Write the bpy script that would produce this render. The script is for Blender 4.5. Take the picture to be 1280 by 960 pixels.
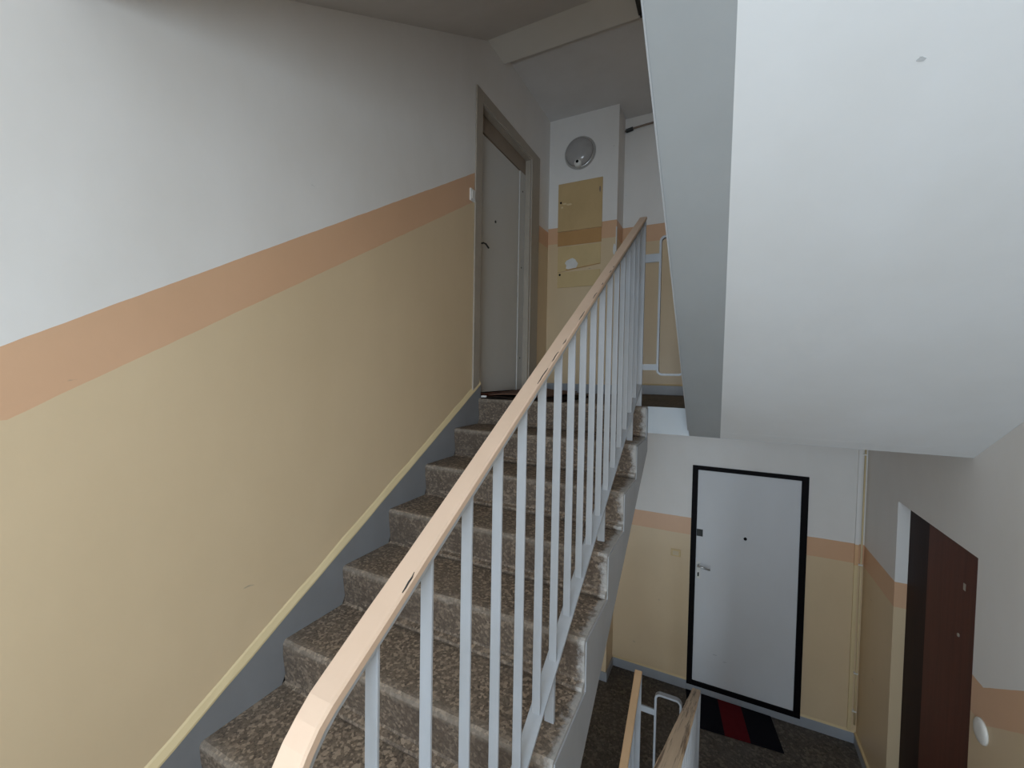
import bpy, math, random
from mathutils import Vector, Matrix
random.seed(7)
for o in list(bpy.data.objects): bpy.data.objects.remove(o)
S = bpy.context.scene
COL = S.collection

# ------------------------------------------------------------------ camera
CAM = Vector((1.524, -2.5178, 0.1975))
YAW, PITCH, ROLL, FPX = 0.4602, -0.0316, 0.0171, 525.49
fw = Vector((-math.sin(YAW)*math.cos(PITCH), math.cos(YAW)*math.cos(PITCH), math.sin(PITCH)))
rt = Vector((math.cos(YAW), math.sin(YAW), 0)); up = rt.cross(fw)
r2 = rt*math.cos(ROLL)+up*math.sin(ROLL); u2 = up*math.cos(ROLL)-rt*math.sin(ROLL)
cd = bpy.data.cameras.new('camera'); cam = bpy.data.objects.new('camera', cd); COL.objects.link(cam)
cd.sensor_width = 36; cd.lens = FPX/1280*36; cd.clip_start = 0.02
m = Matrix((r2, u2, -fw)).transposed().to_4x4(); m.translation = CAM
cam.matrix_world = m
S.camera = cam

# ------------------------------------------------------------------ world, daylight, exposure
w = bpy.data.worlds.new('sky'); S.world = w; w.use_nodes = True
bg = w.node_tree.nodes['Background']; bg.inputs[0].default_value = (0.72, 0.84, 1.0, 1); bg.inputs[1].default_value = 1.0
def daylight(name, loc, sx, sy, power):
    l = bpy.data.lights.new(name, 'AREA'); l.shape = 'RECTANGLE'; l.size = sx; l.size_y = sy
    l.energy = power; l.color = (0.72, 0.87, 1.0)
    o = bpy.data.objects.new(name, l); COL.objects.link(o); o.location = loc
    o.rotation_euler = (math.radians(90), 0, 0)     # emits towards +Y
    return o
daylight('window_daylight', (1.5, -4.24, 0.02), 1.6, 1.2, 98)
daylight('upper_window_daylight', (1.5, -4.24, 2.67), 1.6, 1.2, 38)
daylight('lower_window_daylight', (1.5, -4.24, -2.63), 1.6, 1.2, 105)
vs = S.view_settings
vs.view_transform = 'Standard'; vs.look = 'None'; vs.gamma = 1; vs.use_curve_mapping = False
vs.exposure = -0.42
S.cycles.max_bounces = 12; S.cycles.diffuse_bounces = 8

# ------------------------------------------------------------------ dimensions
RUN, RISE = 0.293, 0.175
SL = RISE/RUN
H = 2.6525                  # storey height
XW = 1.1426                 # outer face of the left flights
XL = 1.3734                 # outer face of the right flights
W = 2.5468                  # right wall
D = 1.5396                  # far wall
DB, XB = 1.2846, 0.655      # shaft box
YE = 0.07                   # landing edge
MID = -1.4                  # half landing level
YBACK = -4.3
RR = (MID+H)/7              # riser of the right flights
ZB = -1.0934                # top of the painted band on the lower storey

# ------------------------------------------------------------------ materials
def new_mat(name):
    mt = bpy.data.materials.new(name); mt.use_nodes = True
    return mt, mt.node_tree.nodes, mt.node_tree.links, mt.node_tree.nodes['Principled BSDF']
def val(N, L, op, a, b=None, c=None):
    n = N.new('ShaderNodeMath'); n.operation = op
    for i, x in enumerate((a, b, c)):
        if x is None: continue
        if isinstance(x, (int, float)): n.inputs[i].default_value = x
        else: L.new(x, n.inputs[i])
    return n.outputs[0]
def mix(N, L, fac, a, b):
    n = N.new('ShaderNodeMix'); n.data_type = 'RGBA'
    for s, x in ((n.inputs[0], fac), (n.inputs[6], a), (n.inputs[7], b)):
        if isinstance(x, (int, float)): s.default_value = x
        elif isinstance(x, tuple): s.default_value = (*x, 1)
        else: L.new(x, s)
    return n.outputs[2]
def pos(N, L, scale=(1, 1, 1)):
    g = N.new('ShaderNodeNewGeometry')
    if scale == (1, 1, 1): return g.outputs['Position']
    mp = N.new('ShaderNodeMapping'); mp.inputs['Scale'].default_value = scale
    L.new(g.outputs['Position'], mp.inputs['Vector']); return mp.outputs[0]
def noise(N, L, vec, scale, detail=4, rough=.6):
    n = N.new('ShaderNodeTexNoise'); n.inputs['Scale'].default_value = scale
    n.inputs['Detail'].default_value = detail; n.inputs['Roughness'].default_value = rough
    L.new(vec, n.inputs['Vector']); return n.outputs['Fac']
def ramp(N, L, fac, p0, p1):
    n = N.new('ShaderNodeMapRange'); n.inputs[1].default_value = p0; n.inputs[2].default_value = p1
    n.clamp = True; L.new(fac, n.inputs[0]); return n.outputs[0]
def bump(N, L, b, h, strength=.2, dist=.002):
    n = N.new('ShaderNodeBump'); n.inputs['Strength'].default_value = strength; n.inputs['Distance'].default_value = dist
    L.new(h, n.inputs['Height']); L.new(n.outputs[0], b.inputs['Normal'])
def soiled(N, L, col, amount=.10, scale=1.6):
    d = ramp(N, L, noise(N, L, pos(N, L, (1, 1, .6)), scale, 5, .62), .35, .75)
    dark = mix(N, L, 1.0, (0, 0, 0), (0, 0, 0))
    n = N.new('ShaderNodeMix'); n.data_type = 'RGBA'; n.blend_type = 'MULTIPLY'
    L.new(val(N, L, 'MULTIPLY', d, 1.0), n.inputs[0])
    if isinstance(col, tuple): n.inputs[6].default_value = (*col, 1)
    else: L.new(col, n.inputs[6])
    k = 1-amount; n.inputs[7].default_value = (k, k*.985, k*.96, 1)
    return n.outputs[2]
def scuffs(N, L, col):
    # sparse small scuff marks
    v = N.new('ShaderNodeTexVoronoi'); v.inputs['Scale'].default_value = 2.3
    wv = N.new('ShaderNodeVectorMath'); wv.operation = 'ADD'
    nn = N.new('ShaderNodeTexNoise'); nn.inputs['Scale'].default_value = 30
    L.new(pos(N, L), nn.inputs['Vector'])
    sc = N.new('ShaderNodeVectorMath'); sc.operation = 'SCALE'; sc.inputs['Scale'].default_value = .05
    L.new(nn.outputs['Color'], sc.inputs[0])
    L.new(pos(N, L, (1, .55, 2.4)), wv.inputs[0]); L.new(sc.outputs[0], wv.inputs[1]); L.new(wv.outputs[0], v.inputs['Vector'])
    s = ramp(N, L, v.outputs['Distance'], .030, .012)
    return mix(N, L, val(N, L, 'MULTIPLY', s, .45), col, (.16, .15, .15))
def paint(name, col, rough=.55, soil=.08, spots=False, scale=1.6):
    mt, N, L, b = new_mat(name)
    c = soiled(N, L, col, soil, scale)
    if spots: c = scuffs(N, L, c)
    L.new(c, b.inputs['Base Color']); b.inputs['Roughness'].default_value = rough
    bump(N, L, b, noise(N, L, pos(N, L), 55, 3), .12)
    return mt
C_WHITE, C_BAND, C_YEL, C_GREY = (.80, .775, .755), (.70, .43, .265), (.70, .54, .35), (.24, .245, .26)
def banded(name, kind):
    """Painted wall: yellow dado, orange stripe, white above; the stripe climbs with the stairs."""
    mt, N, L, b = new_mat(name)
    sx = N.new('ShaderNodeSeparateXYZ'); L.new(pos(N, L), sx.inputs[0]); Y, Z = sx.outputs[1], sx.outputs[2]
    if kind == 'left':
        yy = val(N, L, 'MINIMUM', Y, -.0585)
        top = val(N, L, 'MAXIMUM', val(N, L, 'MULTIPLY_ADD', yy, .614, 1.564), .235)
        bt = val(N, L, 'MAXIMUM', val(N, L, 'MULTIPLY_ADD', yy, .609, 1.3735), .06)
        land = val(N, L, 'GREATER_THAN', Y, .4)
        bt = val(N, L, 'ADD', bt, val(N, L, 'MULTIPLY', land, .042))
        wid = val(N, L, 'SUBTRACT', top, bt)
    elif kind == 'right':
        top = val(N, L, 'MULTIPLY_ADD', val(N, L, 'MAXIMUM', val(N, L, 'SUBTRACT', -.092, Y), 0.0), .63, ZB)
        wid = .160
    else:
        top = ZB+.002; wid = .152
    wob = val(N, L, 'MULTIPLY', val(N, L, 'SUBTRACT', noise(N, L, pos(N, L), 9, 2), .5), .006)
    v = val(N, L, 'SUBTRACT', val(N, L, 'ADD', Z, wob), top)
    n = N.new('ShaderNodeMath'); n.operation = 'WRAP'; L.new(v, n.inputs[0]); n.inputs[1].default_value = H-1.6; n.inputs[2].default_value = -1.6
    v = n.outputs[0]
    band = val(N, L, 'LESS_THAN', v, 0.0)
    if isinstance(wid, float): low = val(N, L, 'LESS_THAN', v, -wid)
    else: low = val(N, L, 'LESS_THAN', val(N, L, 'ADD', v, wid), 0.0)
    c = mix(N, L, band, C_WHITE, C_BAND); c = mix(N, L, low, c, C_YEL)
    c = soiled(N, L, c, .10, 1.3); c = scuffs(N, L, c)
    L.new(c, b.inputs['Base Color'])
    r = val(N, L, 'MULTIPLY_ADD', band, -.17, .58); L.new(r, b.inputs['Roughness'])
    bump(N, L, b, noise(N, L, pos(N, L), 40, 3), .15)
    return mt
def terrazzo(name, base, chip, dust, scale=95, soil=.45, edge_white=False):
    mt, N, L, b = new_mat(name)
    v = N.new('ShaderNodeTexVoronoi'); v.inputs['Scale'].default_value = scale
    L.new(pos(N, L), v.inputs['Vector'])
    sep = N.new('ShaderNodeSeparateColor'); L.new(v.outputs['Color'], sep.inputs[0])
    pick = ramp(N, L, sep.outputs[0], .50, .88)
    c = mix(N, L, pick, base, chip)
    drk = ramp(N, L, sep.outputs[1], .8, .95); c = mix(N, L, drk, c, tuple(x*.4 for x in base))
    wear = ramp(N, L, noise(N, L, pos(N, L), 5, 6, .65), .42, .68)
    c = mix(N, L, val(N, L, 'MULTIPLY', wear, soil), c, dust)
    fine = ramp(N, L, noise(N, L, pos(N, L), 130, 3, .7), .3, .75)
    c = mix(N, L, val(N, L, 'MULTIPLY', fine, .35), c, tuple(min(1, x*1.7) for x in chip))
    if edge_white:
        # smooth brown cement risers with painted top-light shade, pebbly worn treads, pale rubbed nosings
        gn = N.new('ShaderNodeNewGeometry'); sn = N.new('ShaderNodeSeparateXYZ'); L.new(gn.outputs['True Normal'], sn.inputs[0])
        riser_shade = ramp(N, L, sn.outputs[2], .7, .3)
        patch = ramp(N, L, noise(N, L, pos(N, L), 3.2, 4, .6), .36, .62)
        c = mix(N, L, val(N, L, 'MULTIPLY', riser_shade, val(N, L, 'MULTIPLY_ADD', patch, -.35, .75)), c, (.058, .040, .029))
        sy = N.new('ShaderNodeSeparateXYZ'); L.new(pos(N, L), sy.inputs[0])
        hh = val(N, L, 'SUBTRACT', sy.outputs[2], val(N, L, 'MULTIPLY', sy.outputs[1], SL))
        hh = val(N, L, 'ADD', hh, val(N, L, 'MULTIPLY', val(N, L, 'SUBTRACT', noise(N, L, pos(N, L), 18, 5, .7), .5), .05))
        f0 = ramp(N, L, hh, -.030, -.004)
        c = mix(N, L, val(N, L, 'MULTIPLY', f0, .38), c, (.36, .31, .26))
        sx = N.new('ShaderNodeSeparateXYZ'); L.new(pos(N, L), sx.inputs[0])
        e = val(N, L, 'ADD', sx.outputs[0], val(N, L, 'MULTIPLY', val(N, L, 'SUBTRACT', noise(N, L, pos(N, L), 22, 5, .7), .5), .10))
        f = ramp(N, L, e, XW-.030, XW-.006)
        c = mix(N, L, val(N, L, 'MULTIPLY', f, .75), c, (.52, .51, .50))
    L.new(c, b.inputs['Base Color']); b.inputs['Roughness'].default_value = .72
    bump(N, L, b, noise(N, L, pos(N, L), 90, 4, .7), .5, .003)
    return mt
def plain(name, col, rough=.5, metal=0., bumpy=0.):
    mt, N, L, b = new_mat(name)
    c = mix(N, L, ramp(N, L, noise(N, L, pos(N, L), 14, 4), .3, .8), col, tuple(x*.88 for x in col))
    L.new(c, b.inputs['Base Color']); b.inputs['Roughness'].default_value = rough; b.inputs['Metallic'].default_value = metal
    if bumpy: bump(N, L, b, noise(N, L, pos(N, L), 120, 3), bumpy, .002)
    return mt
def wood(name, a, c2, rough=.4, stretch=(14, 14, .7), worn=None, along=3.0):
    mt, N, L, b = new_mat(name)
    f = ramp(N, L, noise(N, L, pos(N, L, stretch), along, 6, .65), .3, .7)
    c = mix(N, L, f, a, c2)
    if worn:
        f2 = ramp(N, L, noise(N, L, pos(N, L, (45, .7, .7)), 1.6, 5, .7), .53, .62)
        c = mix(N, L, f2, c, worn)
    L.new(c, b.inputs['Base Color']); b.inputs['Roughness'].default_value = rough
    bump(N, L, b, f, .15, .001)
    return mt
M = dict(
    wall_left=banded('wall_left_paint', 'left'), wall_right=banded('wall_right_paint', 'right'), wall_far=banded('wall_far_paint', 'far'),
    white=paint('white_paint', C_WHITE, .6, .10), soffit=paint('soffit_white', (.75, .76, .775), .6, .10, scale=1.1),
    ceiling=paint('ceiling_paint', (.70, .68, .67), .7, .12), beam=paint('beam_cream', (.76, .73, .68), .6, .08),
    grey=paint('grey_oil_paint', C_GREY, .38, .15, scale=4), side=paint('grey_side_paint', (.42, .43, .45), .45, .12, scale=4),
    base=paint('grey_baseboard', (.36, .38, .42), .4, .12, scale=5), strip=paint('grey_soffit_strip', (.36, .375, .385), .55, .10),
    edge=paint('pale_blue_edge_paint', (.53, .565, .60), .6, .06),
    lip=paint('yellow_lip', (.70, .56, .33), .5, .08),
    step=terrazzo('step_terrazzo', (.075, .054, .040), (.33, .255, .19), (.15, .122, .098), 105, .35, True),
    floor=terrazzo('landing_terrazzo', (.045, .038, .034), (.14, .115, .09), (.10, .09, .085), 60, .5),
    peach=paint('peach_handrail', (.70, .51, .38), .42, .07, scale=8),
    peach2=paint('orange_handrail', (.72, .46, .26), .38, .10, scale=8),
    worn=wood('worn_handrail_wood', (.66, .50, .35), (.56, .41, .27), .6, (40, 1.2, 1.2), (.17, .105, .06), 2.2),
    steel=paint('light_grey_metal_paint', (.41, .43, .465), .40, .12, scale=9),
    dark=plain('dark_steel', (.03, .03, .028), .6), black=plain('black_paint', (.004, .003, .004), .6),
    taupe=plain('taupe_door_frame', (.40, .345, .285), .45), taupe_shade=plain('shaded_brown_head', (.30, .235, .18), .5),  # brown of the head panel is darkened for the shadow it sits in
    leafw=paint('cream_door_leaf', (.60, .585, .56), .4, .05), leafb=paint('white_door_leaf', (.66, .67, .70), .45, .06),
    brown=wood('brown_door_wood', (.135, .036, .018), (.095, .026, .013), .55),
    brown2=wood('dark_brown_wood', (.028, .008, .005), (.018, .005, .004), .6),
    ochre=paint('ochre_metal', (.57, .40, .20), .42, .12, scale=6), ochre2=paint('ochre_band_metal', (.50, .28, .11), .45, .10, scale=6),
    yelm=paint('yellow_metal', (.64, .48, .25), .42, .10, scale=6),
    plastic=plain('white_plastic', (.78, .76, .72), .35), beigep=plain('beige_plastic', (.62, .50, .33), .4),
    globe=plain('smoky_lamp_glass', (.40, .38, .37), .15), chrome=plain('lamp_rim_metal', (.55, .54, .53), .3, .6),
    rug=wood('brown_rug', (.17, .085, .055), (.10, .05, .035), .9, (60, 60, 60)), rugd=plain('dark_rug_back', (.022, .014, .011), .95, 0, .3),
    matk=plain('black_mat_pile', (.010, .010, .014), .98, 0, .8), matr=plain('red_mat_pile', (.10, .008, .012), .95, 0, .8),
    plaster=plain('bare_plaster', (.74, .73, .71), .8), glass=plain('window_glass', (.75, .8, .85), .05),
    grime=plain('grimy_pipe', (.25, .19, .15), .7), chipg=plain('chipped_plaster', (.50, .51, .52), .9),
    lightmetal=plain('brushed_steel', (.6, .6, .6), .3, .8),
)

for k_, v_ in (('black', .12), ('brown2', .2), ('brown', .3), ('matk', .05), ('matr', .1), ('rugd', .1)):
    M[k_].node_tree.nodes['Principled BSDF'].inputs['Specular IOR Level'].default_value = v_

# ------------------------------------------------------------------ builders
def link(name, me, parent=None, loc=(0, 0, 0)):
    o = bpy.data.objects.new(name, me); COL.objects.link(o)
    loc = Vector(loc)
    if parent is not None:
        o.parent = parent
        p = parent; off = Vector((0, 0, 0))
        while p is not None: off += p.location; p = p.parent
        loc = loc-off
    o.location = loc
    return o
def mesh(name, V, F, mat, parent=None, smooth=False, org=None):
    """V in world coordinates; the object's origin goes to the bottom centre of its bounds."""
    xs, ys, zs = zip(*V)
    O = Vector(org) if org else Vector(((min(xs)+max(xs))/2, (min(ys)+max(ys))/2, min(zs)))
    me = bpy.data.meshes.new(name)
    me.from_pydata([tuple(Vector(v)-O) for v in V], [], F); me.validate()
    import bmesh
    bm = bmesh.new(); bm.from_mesh(me); bmesh.ops.recalc_face_normals(bm, faces=bm.faces); bm.to_mesh(me); bm.free()
    if isinstance(mat, (list, tuple)):
        for x in mat: me.materials.append(M[x])
    else: me.materials.append(M[mat])
    if smooth:
        for p in me.polygons: p.use_smooth = True
    return link(name, me, parent, O)
def bevel(o, wd=.003, seg=2):
    b = o.modifiers.new('bevel', 'BEVEL'); b.width = wd; b.segments = seg; b.limit_method = 'ANGLE'; b.angle_limit = math.radians(40)
    return o
class G:
    """collects geometry"""
    def __init__(s): s.V = []; s.F = []
    def add(s, V, F):
        n = len(s.V); s.V += [tuple(v) for v in V]; s.F += [[i+n for i in f] for f in F]; return s
    def box(s, x0, x1, y0, y1, z0, z1):
        return s.add([(x, y, z) for z in (z0, z1) for y in (y0, y1) for x in (x0, x1)],
                     [(0, 2, 3, 1), (4, 5, 7, 6), (0, 1, 5, 4), (2, 6, 7, 3), (0, 4, 6, 2), (1, 3, 7, 5)])
    def prism(s, poly, a0, a1, axis='x'):
        f = {'x': lambda a, p: (a, p[0], p[1]), 'y': lambda a, p: (p[0], a, p[1]), 'z': lambda a, p: (p[0], p[1], a)}[axis]
        n = len(poly); V = [f(a0, p) for p in poly]+[f(a1, p) for p in poly]
        return s.add(V, [list(range(n)), list(range(2*n-1, n-1, -1))]+[[i, (i+1) % n, n+(i+1) % n, n+i] for i in range(n)])
    def tube(s, pts, r, n=10):
        pts = [Vector(p) for p in pts]; V = []; F = []
        for i, p in enumerate(pts):
            t = (pts[min(i+1, len(pts)-1)]-pts[max(i-1, 0)]).normalized()
            a = Vector((0, 0, 1)) if abs(t.z) < .9 else Vector((1, 0, 0))
            u = t.cross(a).normalized(); v = t.cross(u)
            V += [p+(u*math.cos(2*math.pi*k/n)+v*math.sin(2*math.pi*k/n))*r for k in range(n)]
        for i in range(len(pts)-1):
            for k in range(n): F.append([i*n+k, i*n+(k+1) % n, (i+1)*n+(k+1) % n, (i+1)*n+k])
        F += [list(range(n)), list(range(len(V)-n, len(V)))]
        return s.add(V, F)
    def sweep(s, rings):
        n = len(rings[0]); V = [p for r in rings for p in r]; F = []
        for i in range(len(rings)-1):
            for k in range(n): F.append([i*n+k, i*n+(k+1) % n, (i+1)*n+(k+1) % n, (i+1)*n+k])
        F += [list(range(n)), list(range(len(V)-n, len(V)))]
        return s.add(V, F)
    def lathe(s, c, u, v, ax, prof, n=32):
        """prof: list of (radius, height along ax)"""
        c, u, v, ax = map(Vector, (c, u, v, ax)); V = []; F = []
        for r, h in prof:
            V += [c+ax*h+(u*math.cos(2*math.pi*k/n)+v*math.sin(2*math.pi*k/n))*r for k in range(n)]
        for i in range(len(prof)-1):
            for k in range(n): F.append([i*n+k, i*n+(k+1) % n, (i+1)*n+(k+1) % n, (i+1)*n+k])
        F += [list(range(n)), list(range(len(V)-n, len(V)))]
        return s.add(V, F)
    def build(s, name, mat, parent=None, smooth=False): return mesh(name, s.V, s.F, mat, parent, smooth)
def tag(o, label=None, cat=None, group=None, kind=None):
    if label: o['label'] = label
    if cat: o['category'] = cat
    if group: o['group'] = group
    if kind: o['kind'] = kind
    return o
def struct(o, label, cat): return tag(o, label, cat, None, 'structure')
def empty(name, loc):
    o = bpy.data.objects.new(name, None); COL.objects.link(o); o.location = loc; o.empty_display_size = .05; return o
def box(name, mat, parent, *b): return G().box(*b).build(name, mat, parent)

def wall(name, mat, axis, c0, c1, ur, vr, holes):
    """slab between c0 and c1 on an axis with rectangular holes (u0,u1,v0,v1); reveals included"""
    us = sorted({*ur, *[h[0] for h in holes], *[h[1] for h in holes]}); us = [u for u in us if ur[0] <= u <= ur[1]]
    vs_ = sorted({*vr, *[h[2] for h in holes], *[h[3] for h in holes]}); vs_ = [v for v in vs_ if vr[0] <= v <= vr[1]]
    P = (lambda c, u, v: (c, u, v)) if axis == 'x' else (lambda c, u, v: (u, c, v))
    def solid(i, j):
        if not (0 <= i < len(us)-1 and 0 <= j < len(vs_)-1): return False
        u, v = (us[i]+us[i+1])/2, (vs_[j]+vs_[j+1])/2
        return not any(h[0] < u < h[1] and h[2] < v < h[3] for h in holes)
    idx = {}; V = []; F = []
    def vi(c, i, j):
        k = (c, i, j)
        if k not in idx: idx[k] = len(V); V.append(P((c0, c1)[c], us[i], vs_[j]))
        return idx[k]
    for i in range(len(us)-1):
        for j in range(len(vs_)-1):
            if not solid(i, j): continue
            for c in (0, 1): F.append([vi(c, i, j), vi(c, i+1, j), vi(c, i+1, j+1), vi(c, i, j+1)])
            for (di, dj, a, b) in ((-1, 0, (i, j), (i, j+1)), (1, 0, (i+1, j), (i+1, j+1)), (0, -1, (i, j), (i+1, j)), (0, 1, (i, j+1), (i+1, j+1))):
                if not solid(i+di, j+dj): F.append([vi(0, *a), vi(0, *b), vi(1, *b), vi(1, *a)])
    return mesh(name, V, F, mat)

# ------------------------------------------------------------------ the shell
ZLO, ZHI = -4.35, 4.35
struct(wall('wall_left', 'wall_left', 'x', -.25, 0, (YBACK, D), (ZLO, ZHI), [(.018, .863, 0, 2.032)]),
       'white wall with rising orange stripe and yellow lower half beside stairs', 'wall')
struct(wall('wall_right', 'wall_right', 'x', W, W+.25, (YBACK, D), (ZLO, ZHI), [(-.005, .91, -H, -.580)]),
       'right stairwell wall with orange stripe, around the brown door', 'wall')
struct(wall('wall_far', 'wall_far', 'y', D, D+.2, (-.25, W+.25), (ZLO, ZHI), [(1.3264, 2.1836, -H, -.6127)]),
       'far wall with orange stripe around the black-framed white door', 'wall')
WIN = [(0.7, 2.3, -.58, .62), (0.7, 2.3, 2.07, 3.27), (0.7, 2.3, -3.23, -2.03)]
struct(wall('wall_back', 'white', 'y', YBACK-.25, YBACK, (-.25, W+.25), (ZLO, ZHI), WIN), 'white window wall behind the half landing', 'wall')
struct(G().box(.0005, XB, DB, D-.0005, ZLO, ZHI).build('wall_shaft', 'wall_far'), 'boxed-out shaft wall carrying the round lamp and meter doors', 'wall')
for i, (x0, x1, z0, z1) in enumerate(WIN):
    t = empty('window_%d' % (i+1), ((x0+x1)/2, YBACK-.12, z0))
    struct(t, ['white framed window behind the half landing', 'white framed window at the upper half landing', 'white framed window at the lower half landing'][i], 'window')
    g = G(); y0, y1 = YBACK-.15, YBACK-.09
    for b in ((x0, x0+.06, z0, z1), (x1-.06, x1, z0, z1), (x0+.06, x1-.06, z0, z0+.06), (x0+.06, x1-.06, z1-.06, z1), ((x0+x1)/2-.03, (x0+x1)/2+.03, z0+.06, z1-.06)):
        g.box(b[0], b[1], y0, y1, b[2], b[3])
    g.build('window_frame', 'plastic', t)
    for a, b in ((x0+.06, (x0+x1)/2-.03), ((x0+x1)/2+.03, x1-.06)):
        G().box(a, b, YBACK-.124, YBACK-.118, z0+.06, z1-.06).build('pane', 'glass', t)
# landings: a terrazzo floor on a slab with an edge beam
LV = (('lower landing in front of the white door', -H), ('upper landing at the head of the stairs', 0.0))
for nm, z in LV:
    f = G().box(0, W, YE+.001, D, z-.006, z).build('floor', 'floor')
    struct(f, 'dark speckled terrazzo floor of the '+nm, 'floor')
for nm, z in (('lower storey under the upper landing', 0.0), ('upper storey above the top door', H), ('storey below the lower landing', -H)):
    f = G().box(0, W, YE+.002, D, z-.0802, z-.0065).build('ceiling', 'ceiling')
    struct(f, 'grey-white ceiling of the '+nm, 'ceiling')
    f = G().prism([(YE, z-.0005), (YE, z-.157), (.332, z-.157), (.332, z-.0808), (YE+.0015, z-.0808), (YE+.0015, z-.0005)], 0, W).build('trim_%d' % (1 if z == 0 else 2 if z > 0 else 3), 'beam' if z > 0 else 'edge')
    struct(f, {0.0: 'white edge beam of the upper landing between the flights', H: 'cream ceiling beam above the top door', -H: 'edge beam under the lower landing'}[z], 'beam')
for nm, z in (('the half landing where the flights meet', MID), ('the half landing overhead', MID+H), ('the half landing below', MID-H)):
    poly = [(0, YBACK), (W, YBACK), (W, -6*RUN), (XL-.1, -6*RUN), (XL-.1, -7*RUN-.001), (0, -7*RUN-.001)]
    f = G().prism(poly, z-.10, z-.0005, 'z').build('floor', 'floor' if z < 0 else 'white')
    struct(f, 'floor slab of '+nm, 'floor')
struct(G().box(-.25, W+.25, YBACK-.25, D+.2, ZHI, ZHI+.1).build('ceiling', 'white'), 'white top ceiling of the stairwell', 'ceiling')
struct(G().box(-.25, W+.25, YBACK-.25, D+.2, ZLO-.1, ZLO).build('floor', 'floor'), 'bottom floor of the stairwell', 'floor')

# ------------------------------------------------------------------ stair flights
def step_profile(y0, z0, rise, d, yb):
    """d=-1: flight descends towards -Y. Points ordered around the section."""
    f = lambda a, b: (y0-d*a, z0+b)
    return [(yb, z0), f(.014, 0), f(.004, -.004), f(0, -.015), f(.004, -.06), f(.014, -rise+.034), f(.010, -rise+.026),
            f(-.014, -rise+.022), f(-.018, -rise+.014), f(-.014, -rise+.005), f(.0, -rise+.001), (yb, z0-.012)]
def step_mesh(y0, z0, rise, d, yb, x0, x1, mat, parent, seg=34):
    rings = []
    chips = [(random.uniform(x0, x1), random.uniform(.012, .05), random.uniform(.002, .008)) for _ in range(9)]
    for i in range(seg+1):
        x = x0+(x1-x0)*i/seg
        pr = step_profile(y0, z0, rise, d, yb)
        ch = sum(dp*max(0, 1-abs(x-cx)/wd) for cx, wd, dp in chips)+random.uniform(0, .0016)
        fade = max(0, min(1, (x-x0-.10)/.12))        # the foot ledge fades out towards the wall
        out = []
        for j, (y, z) in enumerate(pr):
            if j in (1, 2, 3): y -= d*ch*(.6 if j == 1 else 1); z -= ch*(.15 if j == 1 else .8)
            if j in (6, 7, 8, 9): y = (y0-d*.012)*(1-fade)+y*fade
            out.append((x, y, z))
        rings.append(out)
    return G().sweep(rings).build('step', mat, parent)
def flight(label, x0, x1, yt, zt, n, rise, d, soff, parent_loc, side_x, strip=None, steps_mat='step', topdepth=.07, lift=-.012):
    """soff: function y -> soffit z; risers at yt+i*d*RUN"""
    t = empty('stair_flight', parent_loc); tag(t, label, 'stairs', None)
    for i in range(n):
        y0 = yt+i*d*RUN; z0 = zt-i*rise
        yb = y0-d*(RUN+.008 if i else topdepth)
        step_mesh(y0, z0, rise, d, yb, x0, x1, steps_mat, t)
    ya, yb_ = yt-d*topdepth, yt+d*RUN*(n-1)
    s = rise/RUN
    line = lambda y: zt-rise+lift+(-d)*(y-yt)*s
    top = [(ya, line(yt)), (yt, line(yt)), (yb_, line(yb_))]
    bot = [(yb_, soff(yb_)), (ya, soff(ya))]
    if strip:
        xa, xb = (x0, strip) ; G().prism(top+bot, xa, xb).build('painted_edge_strip', 'strip', t)
        sl = G().prism(top+bot, xb, x1).build('slab', 'soffit', t)
    else:
        sl = G().prism(top+bot, x0, x1).build('slab', 'ceiling', t)
    # grey painted side with the zigzag of the steps
    z = [(ya, zt-.012)]
    for i in range(n):
        y0 = yt+i*d*RUN; z0 = zt-i*rise
        z += [(y0-d*.016, z0-.012), (y0-d*.018, z0-rise-.010)]
        if i < n-1: z += [(y0+d*(RUN-.016), z0-rise-.012)]
    poly = z[:-1]+[(yb_-d*.018, soff(yb_)-.001), (ya, soff(ya)-.001)]
    sx0, sx1 = side_x
    G().prism(poly, sx0, sx1).build('side_face', 'side', t)
    return t, sl
def L_soff(z): return lambda y: z-.262+.685*y
mainf, _ = flight('terrazzo stairs with worn nosings rising beside the yellow wall', .0165, XW, 0, 0, 8, RISE, -1, lambda y: -.262+.685*min(y, .0)-(0 if y <= 0 else 0), (.57, -1, MID), (XW, XW+.004))
flight('flight descending from the lower landing below the main stairs', .0165, XW, 0, -H, 8, RISE, -1, lambda y: -H-.262+.685*min(y, 0), (.57, -1, MID-H), (XW, XW+.004))
flight('stairs overhead at top left, seen from below as sloping ceiling', .0004, XW, 0, H, 8, RISE, -1, lambda y: 2.4456+.5926*y, (.57, -1, MID+H), (XW, XW+.004), lift=.028)
ZS = lambda y: -.156-(y-.0692)*SL
fr, slab = flight('white sloping stair soffit with grey edge strip at upper right', XL, W-.0005, -6*RUN, MID+H, 7, RR, 1, ZS, (1.96, -.9, 0), (XL-.004, XL), strip=1.5317, topdepth=.20, lift=.03)
flight('stairs descending right from the half landing to the white door', XL, W-.0005, -6*RUN, MID, 7, RR, 1, lambda y: ZS(y)-H, (1.96, -.9, -H), (XL-.004, XL), topdepth=.01)
# close the foot of the overhead soffit up to the landing beam
G().prism([(-.0005, ZS(0)), (-.0005, -.01), (YE, -.01), (YE, ZS(YE))], XL, 1.5317).build('painted_edge_strip', 'strip', fr)
G().prism([(-.0005, ZS(0)), (-.0005, -.01), (YE, -.01), (YE, ZS(YE))], 1.5317, W-.0005).build('slab_foot', 'soffit', fr)
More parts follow.
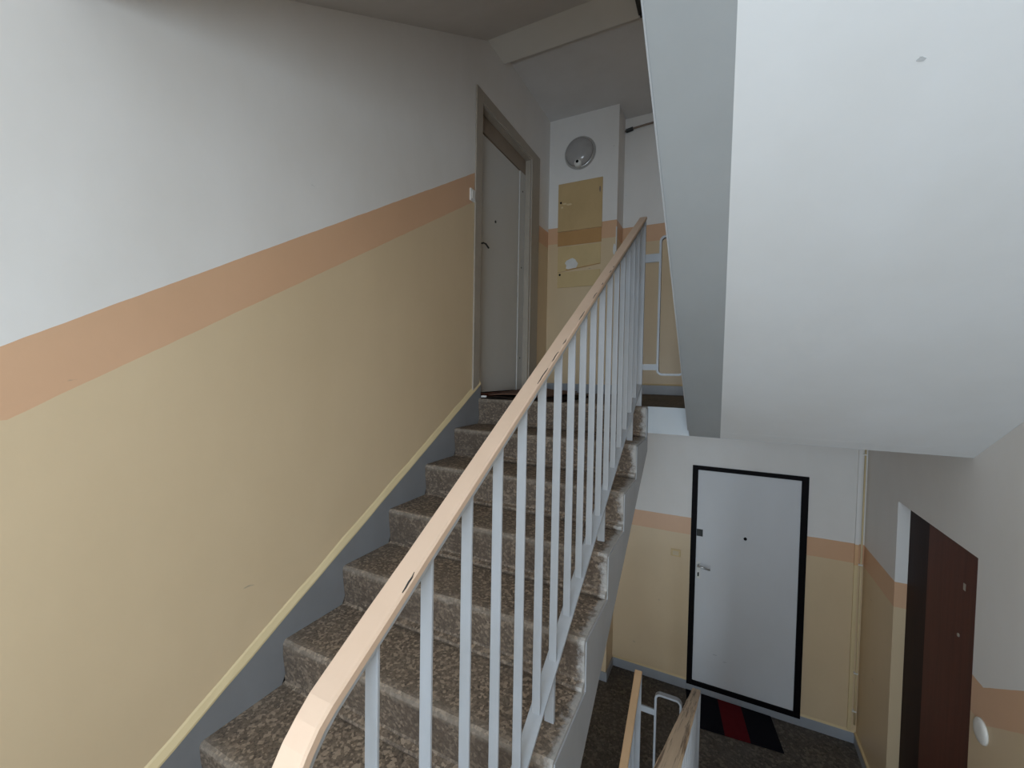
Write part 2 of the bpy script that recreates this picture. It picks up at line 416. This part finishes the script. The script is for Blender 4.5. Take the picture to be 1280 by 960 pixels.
# chipped spot on the soffit
c = Vector((1.833, -1.492, ZS(-1.492)-.0012)); dx = Vector((1, 0, 0)); dy = Vector((0, 1, -SL)).normalized()
pts = []
for k in range(11):
    a = 2*math.pi*k/11; r = random.uniform(.6, 1.1)
    pts.append(c+(dx*math.cos(a)*.0075+dy*math.sin(a)*.005+dx*math.sin(a)*.002)*r)
nrm = Vector((0, SL, 1)).normalized()
mesh('chipped_spot', pts+[p+nrm*.004 for p in pts], [list(range(11)), list(range(21, 10, -1))]+[[i, (i+1) % 11, 11+(i+1) % 11, 11+i] for i in range(11)], 'chipg', fr)

# ------------------------------------------------------------------ skirting boards
sk = lambda y: .0795+.5975*y
t = empty('baseboard_left', (.008, -1, MID))
struct(t, 'dark grey sloping skirting along the stairs with yellow lip', 'baseboard')
G().prism([(-2.2, sk(-2.2)), (.031, sk(.031)), (.031, -.02), (0, -.19), (-2.2, -1.50)], .0004, .016).build('skirting', 'grey', t)
yy = [-2.2+i*(2.231/30) for i in range(31)]
rings = []
for y in yy:
    z = sk(y)+random.uniform(-.002, .002); q = random.uniform(.024, .031)
    rings.append([(.0003, y, z-.004), (.0172, y, z-.002), (.0168, y, z+.006), (.006, y, z+q), (.0003, y, z+q+.006)])
G().sweep(rings).build('plaster_lip', 'lip', t)
for z, side, xs in ((-H, 'lower landing wall beside the white door', [(XB+.012, 1.3264), (2.1836, W-.012)]), (0., 'upper landing far wall behind the railing', [(XB+.012, W)])):
    t = empty('baseboard_far', (1.3, D, z)); struct(t, 'blue-grey baseboard along the '+side, 'baseboard')
    for a, b in xs:
        bevel(box('baseboard_length', 'base', t, a, b, D-.013, D-.0005, z+.0005, z+.0853))
        G().prism([(D-.013, z+.0855), (D-.0005, z+.0855), (D-.0005, z+.099)], a, b).build('plaster_lip', 'lip', t)
    s = empty('baseboard_shaft', (XB/2, DB, z)); struct(s, 'grey baseboard around the shaft box on the '+('lower' if z < 0 else 'upper')+' landing', 'baseboard')
    bevel(box('baseboard_length', 'base', s, .0005, XB+.012, DB-.012, DB-.0005, z+.0005, z+.0853))
    bevel(box('baseboard_length', 'base', s, XB+.0005, XB+.012, DB+.0005, D-.013, z+.0005, z+.0853))
t = empty('baseboard_right', (W, 1.2, -H)); struct(t, 'grey baseboard below the right wall between corner and brown door', 'baseboard')
box('baseboard_length', 'base', t, W-.013, W-.0005, .912, D-.013, -H+.0005, -H+.075)
box('plaster_lip', 'lip', t, W-.016, W-.0005, .912, D-.013, -H+.0755, -H+.092)
t = empty('baseboard_left', (0, 1.15, 0)); struct(t, 'short grey baseboard between the upper door and the corner', 'baseboard')
box('baseboard_length', 'base', t, .0005, .012, .97, DB-.012, .0005, .0853)

# ------------------------------------------------------------------ railings
def railing(label, xm, sl, h, yb0, dyb, nb, posts, hand_mat, ylow, ytop, bend=True, bot=.094, hw=.0213, group='stair railings'):
    """handrail top z = h + sl*y;   yb0.. baluster positions"""
    zt = lambda y: h+sl*y
    ym = (ylow+ytop)/2
    t = empty('stair_railing', (xm, ym, zt(ym)-1.3)); tag(t, label, 'railing', group)
    # handrail: a flat capped rail, the low end turned down
    path = [(ytop, zt(ytop), 1)]
    n = 24
    for i in range(1, n+1):
        y = ytop+(ylow-ytop)*i/n; path.append((y, zt(y), 1))
    ang = math.atan2(zt(ylow)-zt(ytop), ylow-ytop)
    if bend:
        y, z = ylow, zt(ylow); down = -math.pi/2
        a = ang
        if a > 0: a -= 0
        tgt = down if math.cos(ang) > 0 else -math.pi/2
        if math.cos(ang) < 0 and a > 0: a = a
        da = (tgt-a)
        while da > math.pi: da -= 2*math.pi
        while da < -math.pi: da += 2*math.pi
        for i in range(1, 13):
            aa = a+da*min(1, i/7); y += math.cos(aa)*.026; z += math.sin(aa)*.026; path.append((y, z, 1))
    rings = []; bars = []
    for i, (y, z, _) in enumerate(path):
        y0, z0, _ = path[max(i-1, 0)]; y1, z1, _ = path[min(i+1, len(path)-1)]
        tv = Vector((0, y1-y0, z1-z0)).normalized(); nv = Vector((1, 0, 0)).cross(tv)
        if nv.z < 0: nv = -nv
        if i > 25: nv = Vector((1, 0, 0)).cross(tv)*(1 if Vector((1, 0, 0)).cross(tv).dot(lastn) > 0 else -1)
        lastn = nv
        P = Vector((xm, y, z)); X = Vector((1, 0, 0)); wv = hw+random.uniform(-.0006, .0006)
        rings.append([P-X*(wv-.003), P+X*(wv-.003), P+X*wv-nv*.003, P+X*wv-nv*.014, P+X*(wv-.004)-nv*.018, P-X*(wv-.004)-nv*.018, P-X*wv-nv*.014, P-X*wv-nv*.003])
        bars.append([P-X*.017-nv*.0185, P+X*.017-nv*.0185, P+X*.017-nv*.0255, P-X*.017-nv*.0255])
    hr = G().sweep(rings).build('handrail', hand_mat, t)
    G().sweep(bars).build('top_bar', 'steel', t)
    # bottom flat bar
    ya, yb_ = ytop-.02*(1 if ytop > ylow else -1), ylow
    rb = []
    for y in (ya, yb_):
        z = bot+sl*y; rb.append([(xm-.021, y, z), (xm+.021, y, z), (xm+.021, y, z-.009), (xm-.021, y, z-.009)])
    G().sweep(rb).build('bottom_rail', 'steel', t)
    # balusters: square bars cut on the slope, one shared mesh
    proto = None; a, b2 = .0122, .0034
    for j in range(nb):
        y = yb0+j*dyb; O = Vector((xm, y, bot+sl*y))
        if proto is None:
            V = []
            for zz in (0, h-bot-.0258):
                for (px, py) in ((-a, -b2), (a, -b2), (a, b2), (-a, b2)): V.append(O+Vector((px, py, zz+sl*py)))
            proto = mesh('baluster', V, [(0, 3, 2, 1), (4, 5, 6, 7), (0, 1, 5, 4), (1, 2, 6, 5), (2, 3, 7, 6), (3, 0, 4, 7)], 'steel', t, org=O)
            bevel(proto, .0015, 1)
        else:
            o = link('baluster', proto.data, t, O)
            bevel(o, .0015, 1)
    for (y, zf) in posts:
        g = G(); V = []
        for (px, py) in ((-.015, -.006), (.015, -.006), (.015, .006), (-.015, .006)): V.append((xm+px, y+py, zf))
        for (px, py) in ((-.015, -.006), (.015, -.006), (.015, .006), (-.015, .006)): V.append((xm+px, y+py, bot-.0092+sl*(y+py)))
        g.add(V, [(0, 3, 2, 1), (4, 5, 6, 7), (0, 1, 5, 4), (1, 2, 6, 5), (2, 3, 7, 6), (3, 0, 4, 7)]); g.build('post', 'steel', t)
    return t
XR = 1.0849; HR = 1.0724
lr = railing('grey baluster railing with peach handrail along the main stairs', XR, SL, HR, -2.0708, .12547, 17,
             [(-(k-.4523)*RUN, -k*RISE) for k in (1, 3, 5, 7)], 'peach', -2.16, .085)
def end_post(t, x, y, z0, z1, wd=.018):
    return bevel(box('end_post', 'steel', t, x-wd, x+wd, y-.006, y+.006, z0, z1), .0015, 1)
end_post(lr, XR+.006, .066, -.13, HR+SL*.066-.026, .016)
def loop(t, y, x0, x1, z0, z1, r, xpl, xpr, zb, th=.006, dep=.014):
    """closed flat-bar loop tied to the posts on either side by short bars"""
    pts = []
    for cx, cz, a0 in ((x1-r, z1-r, 0), (x0+r, z1-r, 90), (x0+r, z0+r, 180), (x1-r, z0+r, 270)):
        for k in range(7):
            a = math.radians(a0+k*15); pts.append((cx, cz, math.cos(a), math.sin(a)))
    n = len(pts); V = []; F = []
    for cx, cz, ca, sa in pts:
        for rr, yy_ in ((r+th, y-dep), (r+th, y+dep), (r-th, y+dep), (r-th, y-dep)): V.append((cx+ca*rr, yy_, cz+sa*rr))
    for i in range(n):
        j = (i+1) % n
        for k in range(4): F.append([i*4+k, i*4+(k+1) % 4, j*4+(k+1) % 4, j*4+k])
    mesh('loop_frame', V, F, 'steel', t)
    for za, zb_ in zb:
        box('tie_bar', 'steel', t, xpl, x0-th, y-.005, y+.005, za, zb_)
        if xpr: box('tie_bar', 'steel', t, x1+th, xpr, y-.005, y+.005, za, zb_)
loop(lr, .066, 1.192, 1.335, .19, .985, .028, XR+.022, 1.41, [(.845, .893), (.215, .25)])
rr_ = railing('railing with worn bare-wood handrail at bottom right above the mat', 1.452, -SL, -1.565, .0, -.125, 15,
              [(-.15-k*2*RUN, -H+RR*(1+2*k)) for k in range(4)], 'worn', -1.95, .1, bend=False, bot=-2.50)
end_post(rr_, 1.452+.004, .092, -H, -1.565-.1*SL-.02, .02)
dl = railing('orange handrail railing going down beside the lower landing', 1.126, SL, -1.685, -2.07, .12547, 17,
             [(-(k-.4523)*RUN, -H-k*RISE) for k in (1, 3, 5, 7)], 'peach2', -2.0, .1, bend=False, bot=-2.62)
end_post(dl, 1.126+.004, .092, -H, -1.685+.1*SL-.02, .018)
loop(dl, .092, 1.232, 1.372, -2.50, -1.722, .028, 1.146, 1.43, [(-1.862, -1.826), (-2.46, -2.42)])
ur = railing('railing of the overhead flight above the white sloping soffit', 1.428, -SL, HR+.02, .0, -.125, 15,
             [(-.15-k*2*RUN, RR*(1+2*k)) for k in range(3)], 'peach', -1.9, .085, bend=False, bot=.16)
end_post(ur, 1.428, .066, 0, HR-.026, .016)
# small dark chips along the right edge of the main handrail
for y0, ln in ((-2.03, .03), (-1.52, .07), (-1.42, .05), (-1.33, .03), (-1.18, .06), (-1.02, .05), (-.9, .02), (-.78, .03), (-.72, .015)):
    rows = []
    for i in range(5):
        y = y0+ln*i/4; wd = .0011*math.sin(math.pi*(i+.35)/4.7)+.0002; x = XR+.0175+random.uniform(-.0012, .0012); z = HR+SL*y
        rows.append([(x-wd, y, z-.001), (x+wd, y, z-.001), (x+wd, y, z+.0007), (x-wd, y, z+.0007)])
    G().sweep(rows).build('edge_crack', 'dark', lr)

# ------------------------------------------------------------------ upper door (left wall)
t = empty('door_1', (-.05, .45, 0)); struct(t, 'cream apartment door in taupe frame at top of the stairs', 'door')
fr_ = G().box(.0005, .012, -.065, .018, .0005, 2.108).box(.0005, .012, .863, 1.03, .0005, 2.108).box(.0005, .012, .018, .863, 2.032, 2.108)
bevel(fr_.build('casing', 'taupe', t), .003)
box('jamb', 'taupe', t, -.0495, -.0005, .852, .8628, .0005, 2.022)
box('jamb', 'taupe', t, -.0495, -.0005, .0182, .028, .0005, 2.022)
box('jamb', 'taupe', t, -.0495, -.0005, .0182, .8628, 2.0225, 2.0318)
bevel(box('head_panel', 'taupe_shade', t, -.075, -.052, .0185, .8625, 1.905, 2.031), .002)
bevel(box('hinge_strip', 'leafw', t, -.09, -.050, .748, .8625, .03, 1.9), .002)
lf = bevel(box('door_leaf', 'leafw', t, -.10, -.056, .0185, .740, .035, 1.895), .002)
box('gap_backing', 'dark', t, -.13, -.101, .0185, .8625, .001, 2.031)
box('threshold', 'brown', t, -.10, -.001, .0185, .8625, .001, .028)
for z in (1.74, 1.09, .31):
    g = G().lathe((-.0502, .80, z), (0, 1, 0), (0, 0, 1), (1, 0, 0), [(.007, 0), (.007, .002), (.004, .003)], 12); g.build('screw', 'dark', t)
G().lathe((-.0562, .335, 1.335), (0, 1, 0), (0, 0, 1), (1, 0, 0), [(.010, 0), (.010, .004), (.006, .005)], 16).build('peephole', 'dark', lf)
G().tube([(-.055, .10, 1.105), (-.022, .105, 1.108), (-.014, .125, 1.104), (-.014, .165, 1.086)], .006, 8).build('handle', 'dark', lf)

# light switch beside it
t = empty('light_switch', (0, -.0785, 1.322)); tag(t, 'white light switch on the orange stripe beside the upper door', 'switch')
bevel(box('plate', 'plastic', t, .0005, .012, -.127, -.068, 1.322, 1.402), .003)
bevel(box('rocker', 'plastic', t, .012, .017, -.117, -.078, 1.338, 1.386), .002)

# ------------------------------------------------------------------ shaft: lamp and meter cabinet
t = empty('wall_lamp', (.304, DB, 2.07)); tag(t, 'round smoky-glass bulkhead lamp on the shaft wall, unlit', 'lamp')
C0 = (.304, DB, 2.213); U, V_, A = (1, 0, 0), (0, 0, 1), (0, -1, 0)
G().lathe(C0, U, V_, A, [(.146, .0005), (.148, .012), (.142, .028), (.132, .034), (.128, .030)], 40).build('rim', 'chrome', t, True)
G().lathe(C0, U, V_, A, [(.131, .028), (.126, .045), (.112, .064), (.086, .081), (.05, .091), (.012, .094)], 40).build('glass_dome', 'globe', t, True)
cap = G().lathe((.300, DB, 2.103), U, V_, A, [(.034, .03), (.033, .068), (.027, .076), (.012, .079)], 24).build('fixing_cap', 'plastic', t, True)
G().lathe((.300, DB-.0785, 2.108), U, V_, A, [(.013, 0), (.013, .003), (.008, .004)], 14).build('screw', 'black', cap)

t = empty('meter_cabinet', (.31, DB, .99)); tag(t, 'ochre metal meter cabinet doors below the round lamp', 'cabinet')
ud = bevel(box('upper_door', 'ochre', t, .100, .522, DB-.012, DB-.0005, 1.515, 1.960), .002)
box('middle_plate', 'ochre2', t, .101, .520, DB-.006, DB-.0005, 1.382, 1.512)
# lower door with a dented top fold
bevel(box('lower_door', 'yelm', t, .106, .516, DB-.011, DB-.0005, .990, 1.135), .002)
G().prism([(.106, 1.137), (.516, 1.185), (.516, 1.372), (.106, 1.372)], DB-.008, DB-.0005, 'y').build('lower_door_flap', 'yelm', t)
G().prism([(.19, 1.148), (.512, 1.184), (.512, 1.190), (.19, 1.156)], DB-.0105, DB-.0082, 'y').build('fold_line', 'ochre2', t)
for x, z in ((.128, 1.785), (.130, 1.112)):
    G().lathe((x, DB-.0122 if z > 1.5 else DB-.0112, z), U, V_, A, [(.010, 0), (.010, .002), (.006, .003)], 14).build('lock', 'black', t)
def blot(name, cx, cz, rx, rz, y, mat, parent, n=13, th=.002):
    ps = []
    for k in range(n):
        a = 2*math.pi*k/n; r = random.uniform(.75, 1.1); ps.append((cx+math.cos(a)*rx*r, cz+math.sin(a)*rz*r))
    return G().prism(ps, y-th, y, 'y').build(name, mat, parent)
blot('paint_loss', .245, 1.205, .068, .052, DB-.0082, 'plaster', t)
for cx, cz, rx in ((.165, 1.77, .022), (.21, 1.76, .03), (.14, 1.74, .012)): blot('tape_residue', cx, cz, rx, .010, DB-.0122, 'lip', ud, 9, .0012)
blot('latch_mark', .50, 1.85, .008, .03, DB-.0122, 'grime', ud, 8, .0015)
# knocked-off plaster on the shaft's corner
t = empty('corner_damage', (XB, DB, 1.27)); tag(t, 'chipped bare plaster on the corner of the shaft wall', 'plaster chip')
blot('bare_patch', XB-.016, 1.30, .016, .05, DB-.0003, 'plaster', t, 12, .0012)
box('bare_edge', 'plaster', t, XB-.006, XB+.002, DB-.002, DB+.02, 1.28, 1.50)
# pipe under the ceiling of the far wall
t = empty('ceiling_pipe', (.9, D, 2.44)); tag(t, 'thin grimy pipe running under the ceiling on the far wall', 'pipe')
G().tube([(XB+.001, D-.016, 2.452), (.72, D-.016, 2.462), (.85, D-.016, 2.472), (1.3, D-.016, 2.486), (W-.001, D-.016, 2.49)], .009, 8).build('pipe', 'grime', t, True)
g = G().tube([(XB+.012, D-.018, 2.452), (XB+.075, D-.018, 2.461)], .018, 9); g.build('pipe_wrap', 'dark', t)
# dark plate added for an unidentified dark patch at the beam end
t = empty('beam_dark_plate', (1.01, .25, 2.47)); tag(t, 'small dark plate under the cream ceiling beam', 'bracket')
bevel(box('plate', 'dark', t, .985, 1.045, .10, .305, 2.484, 2.495), .002)
bevel(box('lug', 'dark', t, .995, 1.035, .285, .312, 2.470, 2.4838), .002)

# ------------------------------------------------------------------ white door (far wall, lower landing)
t = empty('door_2', (1.755, D, -H)); struct(t, 'white apartment door with black frame on the lower landing', 'door')
x0, x1, zt_, zb_ = 1.3264, 2.1836, -.6127, -2.595
g = G().box(x0, x0+.044, D-.014, D+.06, zb_, zt_).box(x1-.046, x1, D-.014, D+.06, zb_, zt_).box(x0+.044, x1-.046, D-.014, D+.06, zt_-.036, zt_).box(x0+.044, x1-.046, D-.014, D+.06, zb_, zb_+.042)
bevel(g.build('door_frame', 'black', t), .002)
box('threshold', 'base', t, x0, x1, D-.012, D+.06, -H+.0005, zb_-.0005)
lf = bevel(box('door_leaf', 'leafb', t, x0+.0455, x1-.0475, D-.004, D+.04, zb_+.0435, zt_-.0375), .003)
lk = bevel(box('lock_plate', 'dark', lf, 1.374, 1.424, D-.010, D-.0042, -1.240, -1.178), .002)
G().lathe((1.752, D-.0042, -1.197), U, V_, A, [(.013, 0), (.013, .005), (.008, .007)], 18).build('peephole', 'black', lf)
bevel(box('handle_plate', 'plastic', lf, 1.380, 1.412, D-.008, D-.0042, -1.62, -1.47), .002)
G().tube([(1.396, D-.008, -1.497), (1.396, D-.045, -1.497), (1.410, D-.050, -1.498), (1.492, D-.050, -1.508)], .0085, 10).build('door_handle', 'lightmetal', lf, True)
box('keyhole', 'black', lf, 1.391, 1.402, D-.0095, D-.0082, -1.60, -1.565)
for x, z, rx in ((1.55, -2.27, .02), (1.63, -2.31, .014)): blot('scuff', x, z, rx, .004, D-.0042, 'chipg', lf, 8, .0006)
t = empty('bell_button', (1.204, D, -1.463)); tag(t, 'small beige wall button left of the white door', 'switch')
bevel(box('plate', 'yelm', t, 1.164, 1.247, D-.010, D-.0005, -1.463, -1.399), .003)
bevel(box('button', 'beigep', t, 1.180, 1.231, D-.014, D-.0105, -1.450, -1.412), .002)
# cable trunking in the corner
t = empty('cable_trunking', (2.498, D, -H+.0855)); tag(t, 'thin vertical cable trunking in the corner right of the white door', 'trunking')
for z0, z1, mt in ((-H+.10, ZB-.16, 'lip'), (ZB-.16, ZB, 'peach2'), (ZB, -.085, 'white')):
    bevel(box('trunking_length', mt, t, 2.488, 2.512, D-.016, D-.0005, z0, z1), .002)
g = G().tube([(2.529, D-.012, -.09), (2.531, D-.012, -2.2), (2.532, D-.014, -2.50)], .006, 8); g.build('cable', 'lip', t, True)
for z in (-.40, -1.25, -2.1, -2.40): box('clip', 'plastic', t, 2.512, 2.540, D-.020, D-.001, z, z+.010)

# ------------------------------------------------------------------ brown door (right wall)
t = empty('door_3', (W+.06, .45, -H)); struct(t, 'dark brown wooden door recessed in the right wall', 'door')
ZD = -.582
bevel(box('dark_strip', 'brown2', t, W+.060, W+.10, .635, .9095, -H+.001, ZD), .003)  # narrow strip of the door in a darker brown than the leaf
lf = bevel(box('door_leaf', 'brown', t, W+.056, W+.10, -.0045, .632, -H+.012, ZD-.001), .003)
bevel(box('number_plate', 'taupe', lf, W+.0525, W+.0555, .222, .240, -.818, -.785), .001)
G().lathe((W+.0558, .265, -1.055), (0, 1, 0), (0, 0, 1), (-1, 0, 0), [(.009, 0), (.009, .004), (.005, .005)], 16).build('peephole', 'taupe', lf)
# oval white fitting on the wall beside it
t = empty('wall_socket', (W, -.10, -1.33)); tag(t, 'round white wall fitting below the orange stripe right of the brown door', 'switch')
G().lathe((W, -.10, -1.276), (0, 1, 0), (0, 0, 1), (-1, 0, 0), [(.050, .0005), (.050, .006), (.045, .011), (.030, .014), (.010, .015)], 28).build('cover', 'plastic', t, True)

# ------------------------------------------------------------------ mats
t = empty('doormat', (1.72, 1.33, -H)); tag(t, 'black doormat with a dark red stripe before the white door', 'doormat')
def mat_strip(name, a, b, mt):
    # slightly skewed strip: a,b are x at the near edge; far edge shifted
    sk_ = lambda x: x-.055
    V = []
    for z in (-H+.0005, -H+.011):
        V += [(a, 1.118+.09*(a-1.36)*.9, z), (b, 1.118+.09*(b-1.36)*.9, z), (sk_(b), 1.518, z), (sk_(a), 1.518, z)]
    return mesh(name, V, [(0, 3, 2, 1), (4, 5, 6, 7), (0, 1, 5, 4), (1, 2, 6, 5), (2, 3, 7, 6), (3, 0, 4, 7)], mt, t)
mat_strip('black_stripe', 1.38, 1.636, 'matk'); mat_strip('red_stripe', 1.636, 1.815, 'matr'); mat_strip('black_stripe', 1.815, 2.035, 'matk')
# crumpled rug at the upper door
t = empty('folded_rug', (.3, .4, 0)); tag(t, 'crumpled brown rug lying folded before the upper door', 'rug')
def rug_sheet(name, mt, x0, x1, y0, y1, zf, th, nx=18, ny=18):
    V = []; F = []
    for k in (0, 1):
        for i in range(nx+1):
            for j in range(ny+1):
                u, v = i/nx, j/ny; x = x0+(x1-x0)*u; y = y0+(y1-y0)*v
                V.append((x, y, zf(u, v)+k*th))
    q = (nx+1)*(ny+1); I = lambda k, i, j: k*q+i*(ny+1)+j
    for i in range(nx):
        for j in range(ny):
            for k in (0, 1): F.append([I(k, i, j), I(k, i+1, j), I(k, i+1, j+1), I(k, i, j+1)])
    for i in range(nx):
        for j in (0, ny): F.append([I(0, i, j), I(0, i+1, j), I(1, i+1, j), I(1, i, j)])
    for j in range(ny):
        for i in (0, nx): F.append([I(0, i, j), I(0, i, j+1), I(1, i, j+1), I(1, i, j)])
    return mesh(name, V, F, mt, t, True)
rug_sheet('rug_base', 'rugd', .03, .62, .012, .80, lambda u, v: .0012+.010*max(0, 1-abs(u-.25)*5)*max(0, 1-v*1.2)+.004*(1-u)*abs(math.sin(u*7+v*3)), .008)
rug_sheet('rug_fold', 'rug', .04, .46, .10, .84, lambda u, v: .018+.022*(v**1.5)*(1-.5*u)+.012*max(0, math.sin(u*3.4+v*1.2)), .007)
g = G().tube([(.035, .010, .014), (.055, .012, .016), (.072, .016, .015)], .008, 8); g.build('rolled_corner', 'plaster', t, True)
